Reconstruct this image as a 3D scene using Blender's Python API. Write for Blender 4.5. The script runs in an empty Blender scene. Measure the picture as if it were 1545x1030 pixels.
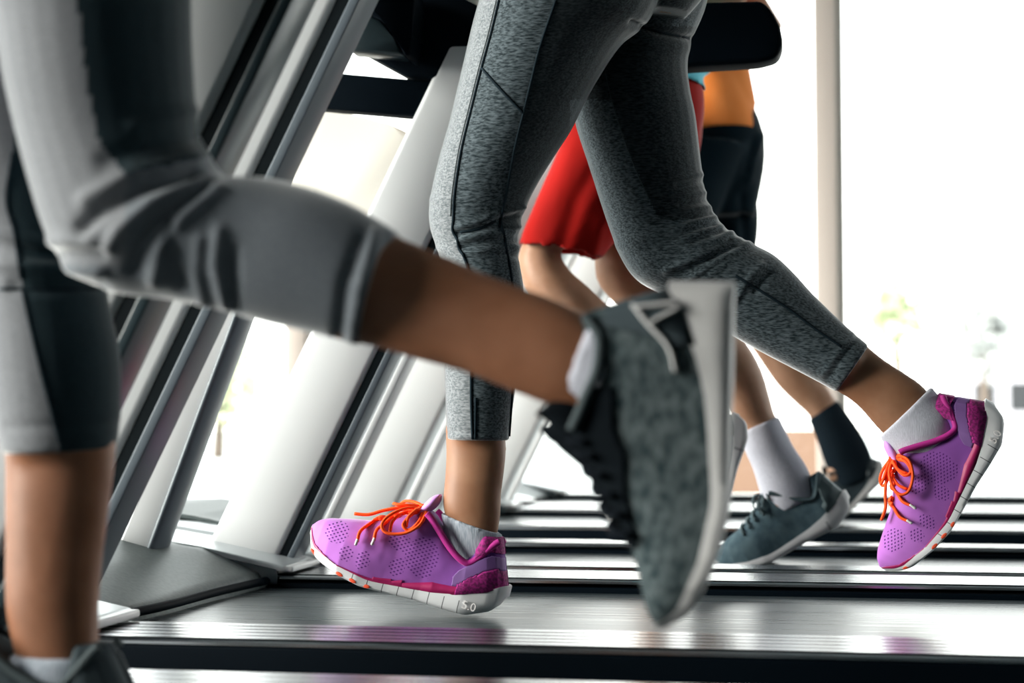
import bpy, bmesh, math, random
import numpy as np
from mathutils import Vector, Matrix
from mathutils.bvhtree import BVHTree

random.seed(7)
C = bpy.context.scene.collection
SC = bpy.context.scene

# ------------------------------------------------------------------ camera
F_PX, CZ = 2530.0, 0.443
YAW, PITCH = math.radians(9.6), math.atan(125 / 2530.0)
CAM = Vector((0, 0, CZ))
FWD = Vector((-math.sin(YAW) * math.cos(PITCH), math.cos(YAW) * math.cos(PITCH), math.sin(PITCH)))
RGT = Vector((math.cos(YAW), math.sin(YAW), 0))
UPV = RGT.cross(FWD)


def ray(px, py):
    return (FWD + RGT * ((px - 772.5) / F_PX) + UPV * ((515 - py) / F_PX)).normalized()


def at(px, py, Y):
    """point of the plane y = Y seen at a photo pixel"""
    d = ray(px, py)
    return CAM + d * (Y / d.y)


def project(co):
    v = co - np.array(CAM)
    f, r, u = (np.array(a) for a in (FWD, RGT, UPV))
    z = v @ f
    return np.stack([772.5 + F_PX * (v @ r) / z, 515 - F_PX * (v @ u) / z], 1)


cam_d = bpy.data.cameras.new('camera')
cam = bpy.data.objects.new('camera', cam_d)
C.objects.link(cam)
cam.location = CAM
cam.rotation_euler = FWD.to_track_quat('-Z', 'Y').to_euler()
cam_d.sensor_width = 36
cam_d.lens = 36 * F_PX / 1545
cam_d.clip_start, cam_d.clip_end = 0.05, 500
cam_d.dof.use_dof = True
cam_d.dof.focus_distance = 2.15
cam_d.dof.aperture_fstop = 4.2
SC.camera = cam

# ------------------------------------------------------------------ materials
MATS = {}


def mat(name, col, rough=0.5, metal=0.0, spec=0.5, sheen=0.0, sub=0.0, coat=0.0, emit=None):
    m = bpy.data.materials.new(name)
    m.use_nodes = True
    b = m.node_tree.nodes['Principled BSDF']
    b.inputs['Base Color'].default_value = (*col, 1)
    b.inputs['Roughness'].default_value = rough
    b.inputs['Metallic'].default_value = metal
    b.inputs['Specular IOR Level'].default_value = spec
    b.inputs['Sheen Weight'].default_value = sheen
    b.inputs['Sheen Roughness'].default_value = 0.35
    b.inputs['Coat Weight'].default_value = coat
    b.inputs['Coat Roughness'].default_value = 0.08
    if sub:
        b.inputs['Subsurface Weight'].default_value = sub
        b.inputs['Subsurface Radius'].default_value = (0.012, 0.005, 0.003)
        b.inputs['Subsurface Scale'].default_value = 1.0
    MATS[name] = m
    return m


def bsdf(m):
    return m.node_tree.nodes['Principled BSDF']


def noise_mix(m, c1, c2, scale, vec=(1, 1, 1), detail=3, lo=0.35, hi=0.65, bump=0.0, coord='Object', bdist=0.001, rot=(0, 0, 0), rough=None):
    nt = m.node_tree
    N, L = nt.nodes, nt.links
    tc = N.new('ShaderNodeTexCoord')
    mp = N.new('ShaderNodeMapping')
    mp.inputs['Scale'].default_value = vec
    mp.inputs['Rotation'].default_value = rot
    L.new(tc.outputs[coord], mp.inputs['Vector'])
    no = N.new('ShaderNodeTexNoise')
    no.inputs['Scale'].default_value = scale
    no.inputs['Detail'].default_value = detail
    L.new(mp.outputs[0], no.inputs['Vector'])
    cr = N.new('ShaderNodeValToRGB')
    cr.color_ramp.elements[0].position = lo
    cr.color_ramp.elements[1].position = hi
    cr.color_ramp.elements[0].color = (*c1, 1)
    cr.color_ramp.elements[1].color = (*c2, 1)
    L.new(no.outputs['Fac'], cr.inputs[0])
    L.new(cr.outputs[0], bsdf(m).inputs['Base Color'])
    if bump:
        bp = N.new('ShaderNodeBump')
        bp.inputs['Strength'].default_value = bump
        bp.inputs['Distance'].default_value = bdist
        L.new(no.outputs['Fac'], bp.inputs['Height'])
        L.new(bp.outputs[0], bsdf(m).inputs['Normal'])
    if rough:
        mr = N.new('ShaderNodeMapRange')
        mr.inputs['To Min'].default_value, mr.inputs['To Max'].default_value = rough
        L.new(no.outputs['Fac'], mr.inputs['Value'])
        L.new(mr.outputs[0], bsdf(m).inputs['Roughness'])
    return cr


m_leg = mat('heather_grey_jersey', (.1, .13, .15), .8, spec=.2, sheen=1.0)
noise_mix(m_leg, (.009, .019, .024), (.11, .138, .155), 420, (0.28, 1, 1.15), 4, .36, .66, bump=.25, rot=(0, .35, 0))
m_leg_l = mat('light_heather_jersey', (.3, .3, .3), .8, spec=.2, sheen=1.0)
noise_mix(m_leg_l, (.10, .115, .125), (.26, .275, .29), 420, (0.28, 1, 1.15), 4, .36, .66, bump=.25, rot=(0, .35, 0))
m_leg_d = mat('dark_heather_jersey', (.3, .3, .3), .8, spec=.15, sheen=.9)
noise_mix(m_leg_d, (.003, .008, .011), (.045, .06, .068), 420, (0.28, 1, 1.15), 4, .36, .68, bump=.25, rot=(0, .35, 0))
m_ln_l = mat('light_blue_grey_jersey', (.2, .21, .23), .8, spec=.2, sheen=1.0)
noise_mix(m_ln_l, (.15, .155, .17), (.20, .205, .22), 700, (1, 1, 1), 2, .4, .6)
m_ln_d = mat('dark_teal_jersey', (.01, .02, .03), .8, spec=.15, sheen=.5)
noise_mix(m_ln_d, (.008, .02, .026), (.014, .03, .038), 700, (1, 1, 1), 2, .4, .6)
m_legnear = mat('blue_grey_jersey', (.14, .16, .18), .8, spec=.2, sheen=.9)
noise_mix(m_legnear, (.115, .13, .15), (.15, .165, .185), 700, (1, 1, 1), 2, .4, .6)
m_thread = mat('grey_thread', (.03, .045, .05), .8)
m_seam = mat('seam_thread', (.008, .016, .022), .8, spec=.1)
m_skin = mat('tan_skin', (.42, .22, .13), .48, spec=.35, sub=.12)
noise_mix(m_skin, (.25, .115, .06), (.32, .16, .09), 22, detail=3)
m_skin2 = mat('fair_skin', (.55, .33, .22), .5, spec=.3, sub=.12)
noise_mix(m_skin2, (.38, .20, .12), (.46, .26, .17), 20)
m_skin3 = mat('deep_tan_skin', (.33, .15, .085), .45, spec=.35, sub=.1)
noise_mix(m_skin3, (.22, .09, .045), (.29, .125, .068), 24)
m_hair = mat('dark_hair', (.03, .018, .01), .5)
m_red = mat('red_shorts_cloth', (.62, .018, .01), .85, spec=.1, sheen=.1)
noise_mix(m_red, (.24, .004, .003), (.38, .008, .005), 9, (1, 1, .5), 2)
m_navy = mat('dark_navy_cloth', (.002, .010, .016), .85, spec=.1, sheen=.1)
m_orange = mat('orange_shirt_cloth', (.85, .26, .06), .85, spec=.1, sheen=.1)
noise_mix(m_orange, (.78, .22, .045), (.88, .29, .08), 12, (1, 1, .6), 2)
m_cyan = mat('cyan_shirt_cloth', (.1, .5, .62), .85)
m_black_top = mat('black_top_cloth', (.015, .02, .025), .85)
m_sock_w = mat('white_sock_knit', (.72, .72, .8), .9, spec=.1)
noise_mix(m_sock_w, (.48, .48, .55), (.62, .62, .70), 260, (6, 6, .3), 2, bump=.4)
m_sock_g = mat('pale_grey_sock_knit', (.5, .54, .6), .9, spec=.1)
noise_mix(m_sock_g, (.3, .34, .40), (.46, .49, .55), 200, (3, 3, .3), 2, bump=.3)
m_sock_b = mat('black_sock_knit', (.006, .012, .018), .9, spec=.1)

m_panel = mat('pale_grey_painted_metal', (.80, .81, .82), .38, spec=.5)
noise_mix(m_panel, (.68, .69, .70), (.73, .74, .75), 3)
m_spine = mat('grey_satin_metal', (.09, .11, .13), .42, spec=.35)
m_gasket = mat('black_rubber_gasket', (.002, .005, .007), .6, spec=.08)
m_hood = mat('brushed_grey_shell', (.27, .33, .34), .5, metal=.3)
noise_mix(m_hood, (.07, .09, .092), (.10, .12, .12), 160, (1, 1, 1), 3, bump=.08)
m_block = mat('silver_shell', (.58, .62, .64), .35, metal=.5)
m_dark = mat('black_plastic', (.0015, .004, .007), .6, spec=.03)
m_dark2 = mat('charcoal_plastic', (.02, .035, .042), .3, spec=.5)
m_alu = mat('anodised_aluminium', (.72, .74, .76), .22, metal=1.0)
noise_mix(m_alu, (.34, .36, .38), (.46, .48, .50), 60, (.03, 3, 3), 3, rough=(.17, .28))
m_belt = mat('running_belt_rubber', (.03, .04, .045), .25, spec=.2)
noise_mix(m_belt, (.022, .032, .038), (.07, .085, .09), 26, (.06, 3.2, 1), 5, .3, .7, bump=.12, bdist=.0006, rough=(.17, .42))
m_cream = mat('cream_plastic', (.84, .80, .73), .4)
m_screen = mat('dark_screen', (.01, .012, .015), .1)


def glassmat():
    m = bpy.data.materials.new('window_glass')
    m.use_nodes = True
    nt = m.node_tree
    nt.nodes.clear()
    o = nt.nodes.new('ShaderNodeOutputMaterial')
    t = nt.nodes.new('ShaderNodeBsdfTransparent')
    t.inputs[0].default_value = (.97, .99, .98, 1)
    g = nt.nodes.new('ShaderNodeBsdfGlossy')
    g.inputs['Roughness'].default_value = .02
    f = nt.nodes.new('ShaderNodeFresnel')
    f.inputs[0].default_value = 1.45
    x = nt.nodes.new('ShaderNodeMixShader')
    nt.links.new(f.outputs[0], x.inputs[0])
    nt.links.new(t.outputs[0], x.inputs[1])
    nt.links.new(g.outputs[0], x.inputs[2])
    nt.links.new(x.outputs[0], o.inputs[0])
    return m


m_glass = glassmat()


# ------------------------------------------------------------------ helpers
def link(name, me, m=None, parent=None, smooth=True, auto=None):
    o = bpy.data.objects.new(name, me)
    C.objects.link(o)
    if m is not None:
        me.materials.clear()
        me.materials.append(m)
    if smooth:
        me.polygons.foreach_set('use_smooth', [True] * len(me.polygons))
        if auto:
            me.set_sharp_from_angle(angle=math.radians(auto))
    if parent is not None:
        o.parent = parent
    return o


def tag(o, label=None, cat=None, group=None, kind=None):
    if label: o['label'] = label
    if cat: o['category'] = cat
    if group: o['group'] = group
    if kind: o['kind'] = kind
    return o


def empty(name, loc=(0, 0, 0)):
    o = bpy.data.objects.new(name, None)
    C.objects.link(o)
    o.location = loc
    o.empty_display_size = .1
    return o


def bm_mesh(bm, name='m'):
    bmesh.ops.recalc_face_normals(bm, faces=bm.faces)
    me = bpy.data.meshes.new(name)
    bm.to_mesh(me)
    bm.free()
    return me


def box_bm(bm, lo, hi, bevel=0.0):
    r = bmesh.ops.create_cube(bm, size=1)
    vs = r['verts']
    for v in vs:
        for k in range(3):
            v.co[k] = lo[k] + (v.co[k] + .5) * (hi[k] - lo[k])
    if bevel:
        es = {e for v in vs for e in v.link_edges}
        bmesh.ops.bevel(bm, geom=list(es), offset=bevel, segments=3, profile=.5, affect='EDGES')


def box(name, lo, hi, m, parent=None, bevel=0.0):
    bm = bmesh.new()
    box_bm(bm, lo, hi, bevel)
    return link(name, bm_mesh(bm), m, parent, smooth=bevel > 0, auto=40 if bevel else None)


def prism_bm(bm, poly, y0, y1, bevel=0.0, seg=3):
    """poly = [(x, z)...] extruded from y0 to y1"""
    a = [bm.verts.new((p[0], y0, p[1])) for p in poly]
    b = [bm.verts.new((p[0], y1, p[1])) for p in poly]
    fs = [bm.faces.new(a), bm.faces.new(list(reversed(b)))]
    n = len(poly)
    for i in range(n):
        fs.append(bm.faces.new((a[i], b[i], b[(i + 1) % n], a[(i + 1) % n])))
    if bevel:
        es = {e for f in fs for e in f.edges}
        bmesh.ops.bevel(bm, geom=list(es), offset=bevel, segments=seg, profile=.5, affect='EDGES')


def prism(name, poly, y0, y1, m, parent=None, bevel=0.0):
    bm = bmesh.new()
    prism_bm(bm, poly, y0, y1, bevel)
    return link(name, bm_mesh(bm), m, parent, smooth=bevel > 0, auto=40 if bevel else None)


def catmull(P, n):
    """resample rows of P with a Catmull-Rom spline, n rows per span"""
    P = np.asarray(P, float)
    Q = np.vstack([2 * P[0] - P[1], P, 2 * P[-1] - P[-2]])
    out = []
    for i in range(1, len(Q) - 2):
        for k in range(n):
            t = k / n
            out.append(.5 * (2 * Q[i] + (Q[i + 1] - Q[i - 1]) * t + (2 * Q[i - 1] - 5 * Q[i] + 4 * Q[i + 1] - Q[i + 2]) * t * t
                             + (3 * Q[i] - Q[i - 1] - 3 * Q[i + 1] + Q[i + 2]) * t ** 3))
    out.append(Q[-2])
    return np.array(out)


def tube_rings(bm, rings):
    """rings: list of (N,3) arrays -> capped tube"""
    prev = None
    first = last = None
    for r in rings:
        vs = [bm.verts.new(tuple(p)) for p in r]
        if prev:
            n = len(vs)
            for i in range(n):
                bm.faces.new((prev[i], prev[(i + 1) % n], vs[(i + 1) % n], vs[i]))
        else:
            first = vs
        prev = vs
    bm.faces.new(list(reversed(first)))
    bm.faces.new(prev)


def ell_ring(c, u, w, n=28):
    t = np.arange(n) * 2 * math.pi / n
    return c[None] + np.cos(t)[:, None] * u[None] + np.sin(t)[:, None] * w[None]


def sil_rings(st, Y, ratio=1.0, grow=1.0, n=4, cavity=0.0):
    """st: [(x1,y1,x2,y2[,Y[,ratio]])] silhouette pixel pairs -> rings of a limb standing in the plane y = Y"""
    rows = []
    for s in st:
        y = s[4] if len(s) > 4 and s[4] is not None else Y
        rt = s[5] if len(s) > 5 else ratio
        a, b = at(s[0], s[1], y), at(s[2], s[3], y)
        c, u = (a + b) / 2, (b - a) / 2
        uh = u.normalized()
        mid = (c - CAM).normalized()
        q = mid.dot(uh)
        k = math.sqrt(1 - q * q) / math.sqrt(1 - q * q + rt * rt * q * q)
        L = u.length
        rows.append([*c, *(u * k), L * rt * k])
    R = catmull(rows, n)
    rings = [ell_ring(r[:3], r[3:6] * grow, np.array([0, r[6] * grow, 0])) for r in R]
    if cavity:
        c1, c0 = R[-1][:3], R[-3][:3]
        ax = (c1 - c0) / np.linalg.norm(c1 - c0)
        for sc_, dd in ((.93, 0.0), (.86, -cavity)):
            r = R[-1]
            rings.append(ell_ring(r[:3] + ax * dd, r[3:6] * grow * sc_, np.array([0, r[6] * grow * sc_, 0])))
    return rings


def ax_rings(pts, n=4, N=24):
    """pts: [(x,y,z,a_x,a_y)] rings lying across the path"""
    R = catmull(pts, n)
    out = []
    for i, r in enumerate(R):
        a = R[min(i + 1, len(R) - 1)][:3] - R[max(i - 1, 0)][:3]
        a = a / (np.linalg.norm(a) + 1e-9)
        y = np.array([0, 1.0, 0])
        if abs(a[1]) > .9:
            y = np.array([1.0, 0, 0])
        w = y - a * (a @ y)
        w /= np.linalg.norm(w)
        u = np.cross(a, w)
        out.append(ell_ring(r[:3], u * r[3], w * r[4], N))
    return out


def remesh(tubes, voxel, smooth_it=4):
    bm = bmesh.new()
    for t in tubes:
        tube_rings(bm, t)
    me = bm_mesh(bm)
    o = bpy.data.objects.new('tmp', me)
    C.objects.link(o)
    md = o.modifiers.new('r', 'REMESH')
    md.mode = 'VOXEL'
    md.voxel_size = voxel
    sm = o.modifiers.new('s', 'SMOOTH')
    sm.factor, sm.iterations = .5, smooth_it
    dg = bpy.context.evaluated_depsgraph_get()
    out = bpy.data.meshes.new_from_object(o.evaluated_get(dg), depsgraph=dg)
    bpy.data.objects.remove(o)
    bpy.data.meshes.remove(me)
    return out


def polydist(p, poly):
    best = np.full(len(p), 1e9)
    for a, b in zip(poly[:-1], poly[1:]):
        a, b = np.array(a, float), np.array(b, float)
        d = b - a
        t = np.clip(((p - a) @ d) / (d @ d + 1e-9), 0, 1)
        q = a + t[:, None] * d
        best = np.minimum(best, np.hypot(*(p - q).T))
    return best


def folds(me, items, side=-1):
    """raise or sink cloth along traced fold lines: items = [(polyline px, sigma px, height m)]"""
    n = len(me.vertices)
    co = np.empty(n * 3)
    no = np.empty(n * 3)
    me.vertices.foreach_get('co', co)
    me.vertex_normals.foreach_get('vector', no)
    co, no = co.reshape(-1, 3), no.reshape(-1, 3)
    v = co - np.array(CAM)
    v /= np.linalg.norm(v, axis=1)[:, None]
    face = np.clip((-(v * no).sum(1)) * 2 + .45, 0, 1)
    p = project(co)
    d = np.zeros(n)
    for poly, sg, h in items:
        d += h * np.exp(-(polydist(p, poly) / sg) ** 2)
    co += no * (d * face)[:, None]
    me.vertices.foreach_set('co', co.ravel())
    me.update()


def seam(name, me, polys, r, m, parent, lift=.0):
    for p_ in polys:
        seam1(name, me, [p_], r, m, parent, lift)


def seam1(name, me, polys, r, m, parent, lift=.0):
    """thin stitched seams that lie on the cloth"""
    vs = [v.co.copy() for v in me.vertices]
    bv = BVHTree.FromPolygons(vs, [tuple(p.vertices) for p in me.polygons])
    bm = bmesh.new()
    for poly in polys:
        P = catmull(poly, 8) if len(poly) > 2 else np.array([np.array(poly[0]) * (1 - t) + np.array(poly[1]) * t for t in np.linspace(0, 1, 14)])
        pts = []
        for q in P:
            h, nn, i, dd = bv.ray_cast(CAM, ray(q[0], q[1]))
            if h is not None and (not pts or abs(h.y - pts[-1][1]) < .06):
                pts.append([*(h + nn * lift), r, r])
        if len(pts) > 2:
            tube_rings(bm, ax_rings(pts, 1, 8))
    return link(name, bm_mesh(bm), m, parent)


# ------------------------------------------------------------------ shoes
def _uv(p):
    dx, dy = p[0] - 1365, p[1] - 1019
    return ((-.961 * dx - .276 * dy) / 1334, (.276 * dx - .961 * dy) / 1334)


BOT = [(1385, 850), (1358, 905), (1300, 940), (1150, 957), (1000, 915), (840, 862), (700, 826), (590, 797), (500, 770), (350, 692), (200, 590), (150, 525), (124, 440)]
STOP = [(1387, 800), (1300, 822), (1200, 824), (1090, 830), (950, 822), (800, 795), (600, 755), (540, 738), (350, 645), (200, 535), (155, 480), (130, 405)]
TOP = [(1385, 500), (1362, 492), (1345, 512), (1290, 560), (1250, 595), (1180, 625), (1120, 590), (1060, 520), (1000, 425), (940, 330), (905, 300), (860, 320), (800, 330), (700, 345), (600, 362), (520, 370), (400, 358), (250, 350), (180, 362), (130, 398)]


def curve_of(tr):
    a = sorted(_uv(p) for p in tr)
    return np.array(a)


CB, CS, CT = curve_of(BOT), curve_of(STOP), curve_of(TOP)
U0, U1 = 0.0, float(max(CB[-1][0], CS[-1][0]))
WK = np.array([(0, .0), (.012, .05), (.04, .083), (.09, .105), (.2, .130), (.4, .134), (.55, .152), (.70, .18), (.80, .182), (.88, .16), (.94, .12), (.98, .07), (U1, .0)])


def fi(c, u):
    return float(np.interp(u, c[:, 0], c[:, 1]))


def sm(c, u):
    return (fi(c, u - .012) + 2 * fi(c, u) + fi(c, u + .012)) / 4


class ShoeForm:
    def __init__(s, L, vs=1.0, ws=1.0, sole_up=0.0, top=None, bot=None):
        s.CB = curve_of(bot) if bot else CB
        s.CT = curve_of(top) if top else CT
        s.L, s.vs, s.ws, s.sole_up = L, vs, ws, sole_up

    def base(s, u): return sm(CS, u) + s.sole_up * (1 - u * .5)
    def w(s, u): return fi(WK, u) * s.ws
    def point(s, u, t, off=0.0):
        """t in [-1,1]: from one side of the sole over the top to the other"""
        vb, vt = s.base(u), sm(s.CT, u)
        a = (t + 1) / 2 * math.pi
        e = float(np.interp(u, [0, .35, .55, .75, 1], [.30, .38, .75, .8, .9]))
        cx, sx = math.cos(a), math.sin(a)
        wx = -math.copysign(abs(cx) ** e, cx)
        vv = abs(sx) ** e
        # the wall leans in a little toward the top
        lean = 1 - .15 * vv * float(np.interp(u, [.38, .62], [1, 0]))
        W = s.w(u)
        p = np.array([u, W * wx * lean, vb + (max(vt, vb + .01) - vb) * vv])
        q = np.array([0, wx, .25 + vv * (0 if u < .45 else .6)])
        q = q / np.linalg.norm(q)
        p = p + q * off / s.L
        p[0] += max(0, p[2] - .12) / .26 * .095 * max(0, 1 - u / .4)
        p[2] = p[2] * s.vs
        return p * s.L

    def near(s, x, y, off=0.0, sgn=-1):
        """point of the side of the shoe at a traced place"""
        u, v = _uv((x, y))
        best = None
        for k in range(0, 61):
            t = sgn * (1 - k / 60)
            p = s.point(u, t, off)
            d = abs(p[2] / s.L / s.vs - v)
            if best is None or d < best[0]:
                best = (d, p)
        return best[1]


def grid_mesh(f, us, ts, keep=None):
    bm = bmesh.new()
    V = [[bm.verts.new(tuple(f(u, t))) for t in ts] for u in us]
    for i in range(len(us) - 1):
        for j in range(len(ts) - 1):
            if keep and not keep((us[i] + us[i + 1]) / 2, (ts[j] + ts[j + 1]) / 2, (V[i][j].co + V[i + 1][j + 1].co) / 2):
                continue
            try:
                bm.faces.new((V[i][j], V[i + 1][j], V[i + 1][j + 1], V[i][j + 1]))
            except ValueError:
                pass
    lone = [v for v in bm.verts if not v.link_faces]
    bmesh.ops.delete(bm, geom=lone, context='VERTS')
    return bm


def patch(name, F, keep, off, m, parent, thick=None, nu=170, nt=110):
    us = np.linspace(U0 + .001, U1 - .002, nu)
    ts = np.linspace(-1, 1, nt)
    bm = grid_mesh(lambda u, t: F.point(u, t, off), us, ts, keep)
    o = link(name, bm_mesh(bm), m, parent)
    md = o.modifiers.new('thickness', 'SOLIDIFY')
    md.thickness = thick or off
    md.offset = 0
    return o


def tubes_obj(name, lines, m, parent, flat=1.0, N=10):
    for pts, r in lines:
        bm = bmesh.new()
        P = [[*p, r * flat, r] for p in pts]
        tube_rings(bm, ax_rings(P, 6, N))
        o = link(name, bm_mesh(bm), m, parent)
    return o


def mth(nt, op, a, b=None, c=None):
    n = nt.nodes.new('ShaderNodeMath')
    n.operation = op
    for i, v in enumerate((a, b, c)):
        if v is None: continue
        if isinstance(v, (int, float)):
            n.inputs[i].default_value = v
        else:
            nt.links.new(v, n.inputs[i])
    return n.outputs[0]


def perforated(name, L, base, dark, hole, zones):
    """knit upper: woven tint from light toe to deeper heel, groups of small punched holes"""
    m = mat(name, base, .75, spec=.25, sheen=.25)
    nt = m.node_tree
    tc = nt.nodes.new('ShaderNodeTexCoord')
    sp = nt.nodes.new('ShaderNodeSeparateXYZ')
    nt.links.new(tc.outputs['Object'], sp.inputs[0])
    U = mth(nt, 'DIVIDE', sp.outputs['X'], L)
    V = mth(nt, 'DIVIDE', sp.outputs['Z'], L)
    k = 2 * math.pi / .0185
    a = mth(nt, 'COSINE', mth(nt, 'MULTIPLY', mth(nt, 'ADD', mth(nt, 'MULTIPLY', U, .62), mth(nt, 'MULTIPLY', V, 1.0)), k))
    b = mth(nt, 'COSINE', mth(nt, 'MULTIPLY', mth(nt, 'SUBTRACT', mth(nt, 'MULTIPLY', U, .62), mth(nt, 'MULTIPLY', V, 1.0)), k))
    dots = mth(nt, 'SMOOTH_MIN', a, b, .3)
    dots = mth(nt, 'GREATER_THAN', dots, .12)
    mask = None
    for (x, y, rx, ry) in zones:
        cu, cv = _uv((x, y))
        e = mth(nt, 'ADD', mth(nt, 'POWER', mth(nt, 'DIVIDE', mth(nt, 'SUBTRACT', U, cu), rx / 1334), 2.0),
                mth(nt, 'POWER', mth(nt, 'DIVIDE', mth(nt, 'SUBTRACT', V, cv), ry / 1334), 2.0))
        z = mth(nt, 'LESS_THAN', e, 1.0)
        mask = z if mask is None else mth(nt, 'MAXIMUM', mask, z)
    fac = mth(nt, 'MULTIPLY', dots, mask)
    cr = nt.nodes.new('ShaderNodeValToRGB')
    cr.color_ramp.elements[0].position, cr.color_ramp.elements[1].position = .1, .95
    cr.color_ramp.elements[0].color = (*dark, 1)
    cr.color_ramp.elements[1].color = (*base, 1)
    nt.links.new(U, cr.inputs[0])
    mx = nt.nodes.new('ShaderNodeMix')
    mx.data_type = 'RGBA'
    nt.links.new(fac, mx.inputs['Factor'])
    nt.links.new(cr.outputs[0], mx.inputs['A'])
    mx.inputs['B'].default_value = (*hole, 1)
    nt.links.new(mx.outputs['Result'], bsdf(m).inputs['Base Color'])
    no = nt.nodes.new('ShaderNodeTexNoise')
    no.inputs['Scale'].default_value = 38
    no.inputs['Detail'].default_value = 1
    nt.links.new(tc.outputs['Object'], no.inputs['Vector'])
    h = mth(nt, 'SUBTRACT', no.outputs['Fac'], mth(nt, 'MULTIPLY', fac, .35))
    bp = nt.nodes.new('ShaderNodeBump')
    bp.inputs['Strength'].default_value = .6
    bp.inputs['Distance'].default_value = .004
    nt.links.new(h, bp.inputs['Height'])
    nt.links.new(bp.outputs[0], bsdf(m).inputs['Normal'])
    return m


def slotted_sole(name, L, col, slot, u0=.15, u1=.72, step=.073, top=.075):
    m = mat(name, col, .55, spec=.3)
    nt = m.node_tree
    tc = nt.nodes.new('ShaderNodeTexCoord')
    sp = nt.nodes.new('ShaderNodeSeparateXYZ')
    nt.links.new(tc.outputs['Object'], sp.inputs[0])
    U = mth(nt, 'DIVIDE', sp.outputs['X'], L)
    V = mth(nt, 'DIVIDE', sp.outputs['Z'], L)
    f = mth(nt, 'LESS_THAN', mth(nt, 'FRACT', mth(nt, 'DIVIDE', mth(nt, 'SUBTRACT', mth(nt, 'ADD', U, mth(nt, 'MULTIPLY', V, .0)), u0), step)), .055)
    f = mth(nt, 'MULTIPLY', f, mth(nt, 'LESS_THAN', V, top * .85))
    f = mth(nt, 'MULTIPLY', f, mth(nt, 'GREATER_THAN', U, u0 - .002))
    f = mth(nt, 'MULTIPLY', f, mth(nt, 'LESS_THAN', U, u1))
    mx = nt.nodes.new('ShaderNodeMix')
    mx.data_type = 'RGBA'
    nt.links.new(f, mx.inputs['Factor'])
    mx.inputs['A'].default_value = (*col, 1)
    mx.inputs['B'].default_value = (*slot, 1)
    nt.links.new(mx.outputs['Result'], bsdf(m).inputs['Base Color'])
    return m


def shoe_frame(heel, toe, Y, vs=1.0, twist=0.0, ref=None):
    """heel/toe: pixels of the sole's rear lower corner and of the toe tip"""
    h2 = np.array(_uv((1358, 905)))
    t2 = np.array(_uv((124, 440)))
    if ref: h2 = np.array(ref)
    h2[1] *= vs
    t2[1] *= vs
    A, B = at(*heel, Y), at(*toe, Y)
    d = Vector((B.x - A.x, B.z - A.z))
    q = Vector(t2 - h2)
    L = d.length / q.length
    # forward (toe) direction e_u and up e_v in the XZ plane; e_v is e_u turned clockwise seen from the camera side
    ca = math.atan2(d.y, d.x)
    # local frame: u forward, v up with v = rotate(u, -90 deg) in (X, Z) for a shoe pointing to -X
    la = math.atan2(-q.y, q.x)          # mirrored local angle
    th = ca - la
    eu = Vector((math.cos(th), 0, math.sin(th)))
    ev = Vector((math.sin(th), 0, -math.cos(th)))
    O = A - eu * (h2[0] * L) - ev * (h2[1] * L)
    M = Matrix(((eu.x, 0, ev.x, O.x), (0, 1, 0, Y), (eu.z, 0, ev.z, O.z), (0, 0, 0, 1)))
    M = Matrix(((eu.x, 0, ev.x, O.x), (eu.y, 1, ev.y, Y), (eu.z, 0, ev.z, O.z), (0, 0, 0, 1)))
    if twist:
        M = M @ Matrix.Rotation(twist, 4, 'X')
    return M, L


def sole_mesh(F, flare=1.05, bot_round=.18):
    us = np.linspace(U0 + .0005, U1 - .0005, 120)
    bm = bmesh.new()
    rings = []
    for u in us:
        vt = F.base(u) + .012
        vb = sm(F.CB, u)
        if vb > vt - .004: vb = vt - .004
        W = F.w(u) * flare + .003
        h = vt - vb
        prof = []
        for (x, y) in ((-.80, 0), (-.93, .06), (-1, .25), (-1.0, .5), (-.985, .8), (-.97, 1)):
            prof.append((x * W, vb + h * y))
        ring = prof + [(-a, b) for a, b in reversed(prof)]
        rings.append(np.array([[u * F.L, a * F.L, b * F.L * F.vs] for a, b in ring]))
    tube_rings(bm, rings)
    return bm_mesh(bm)


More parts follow.
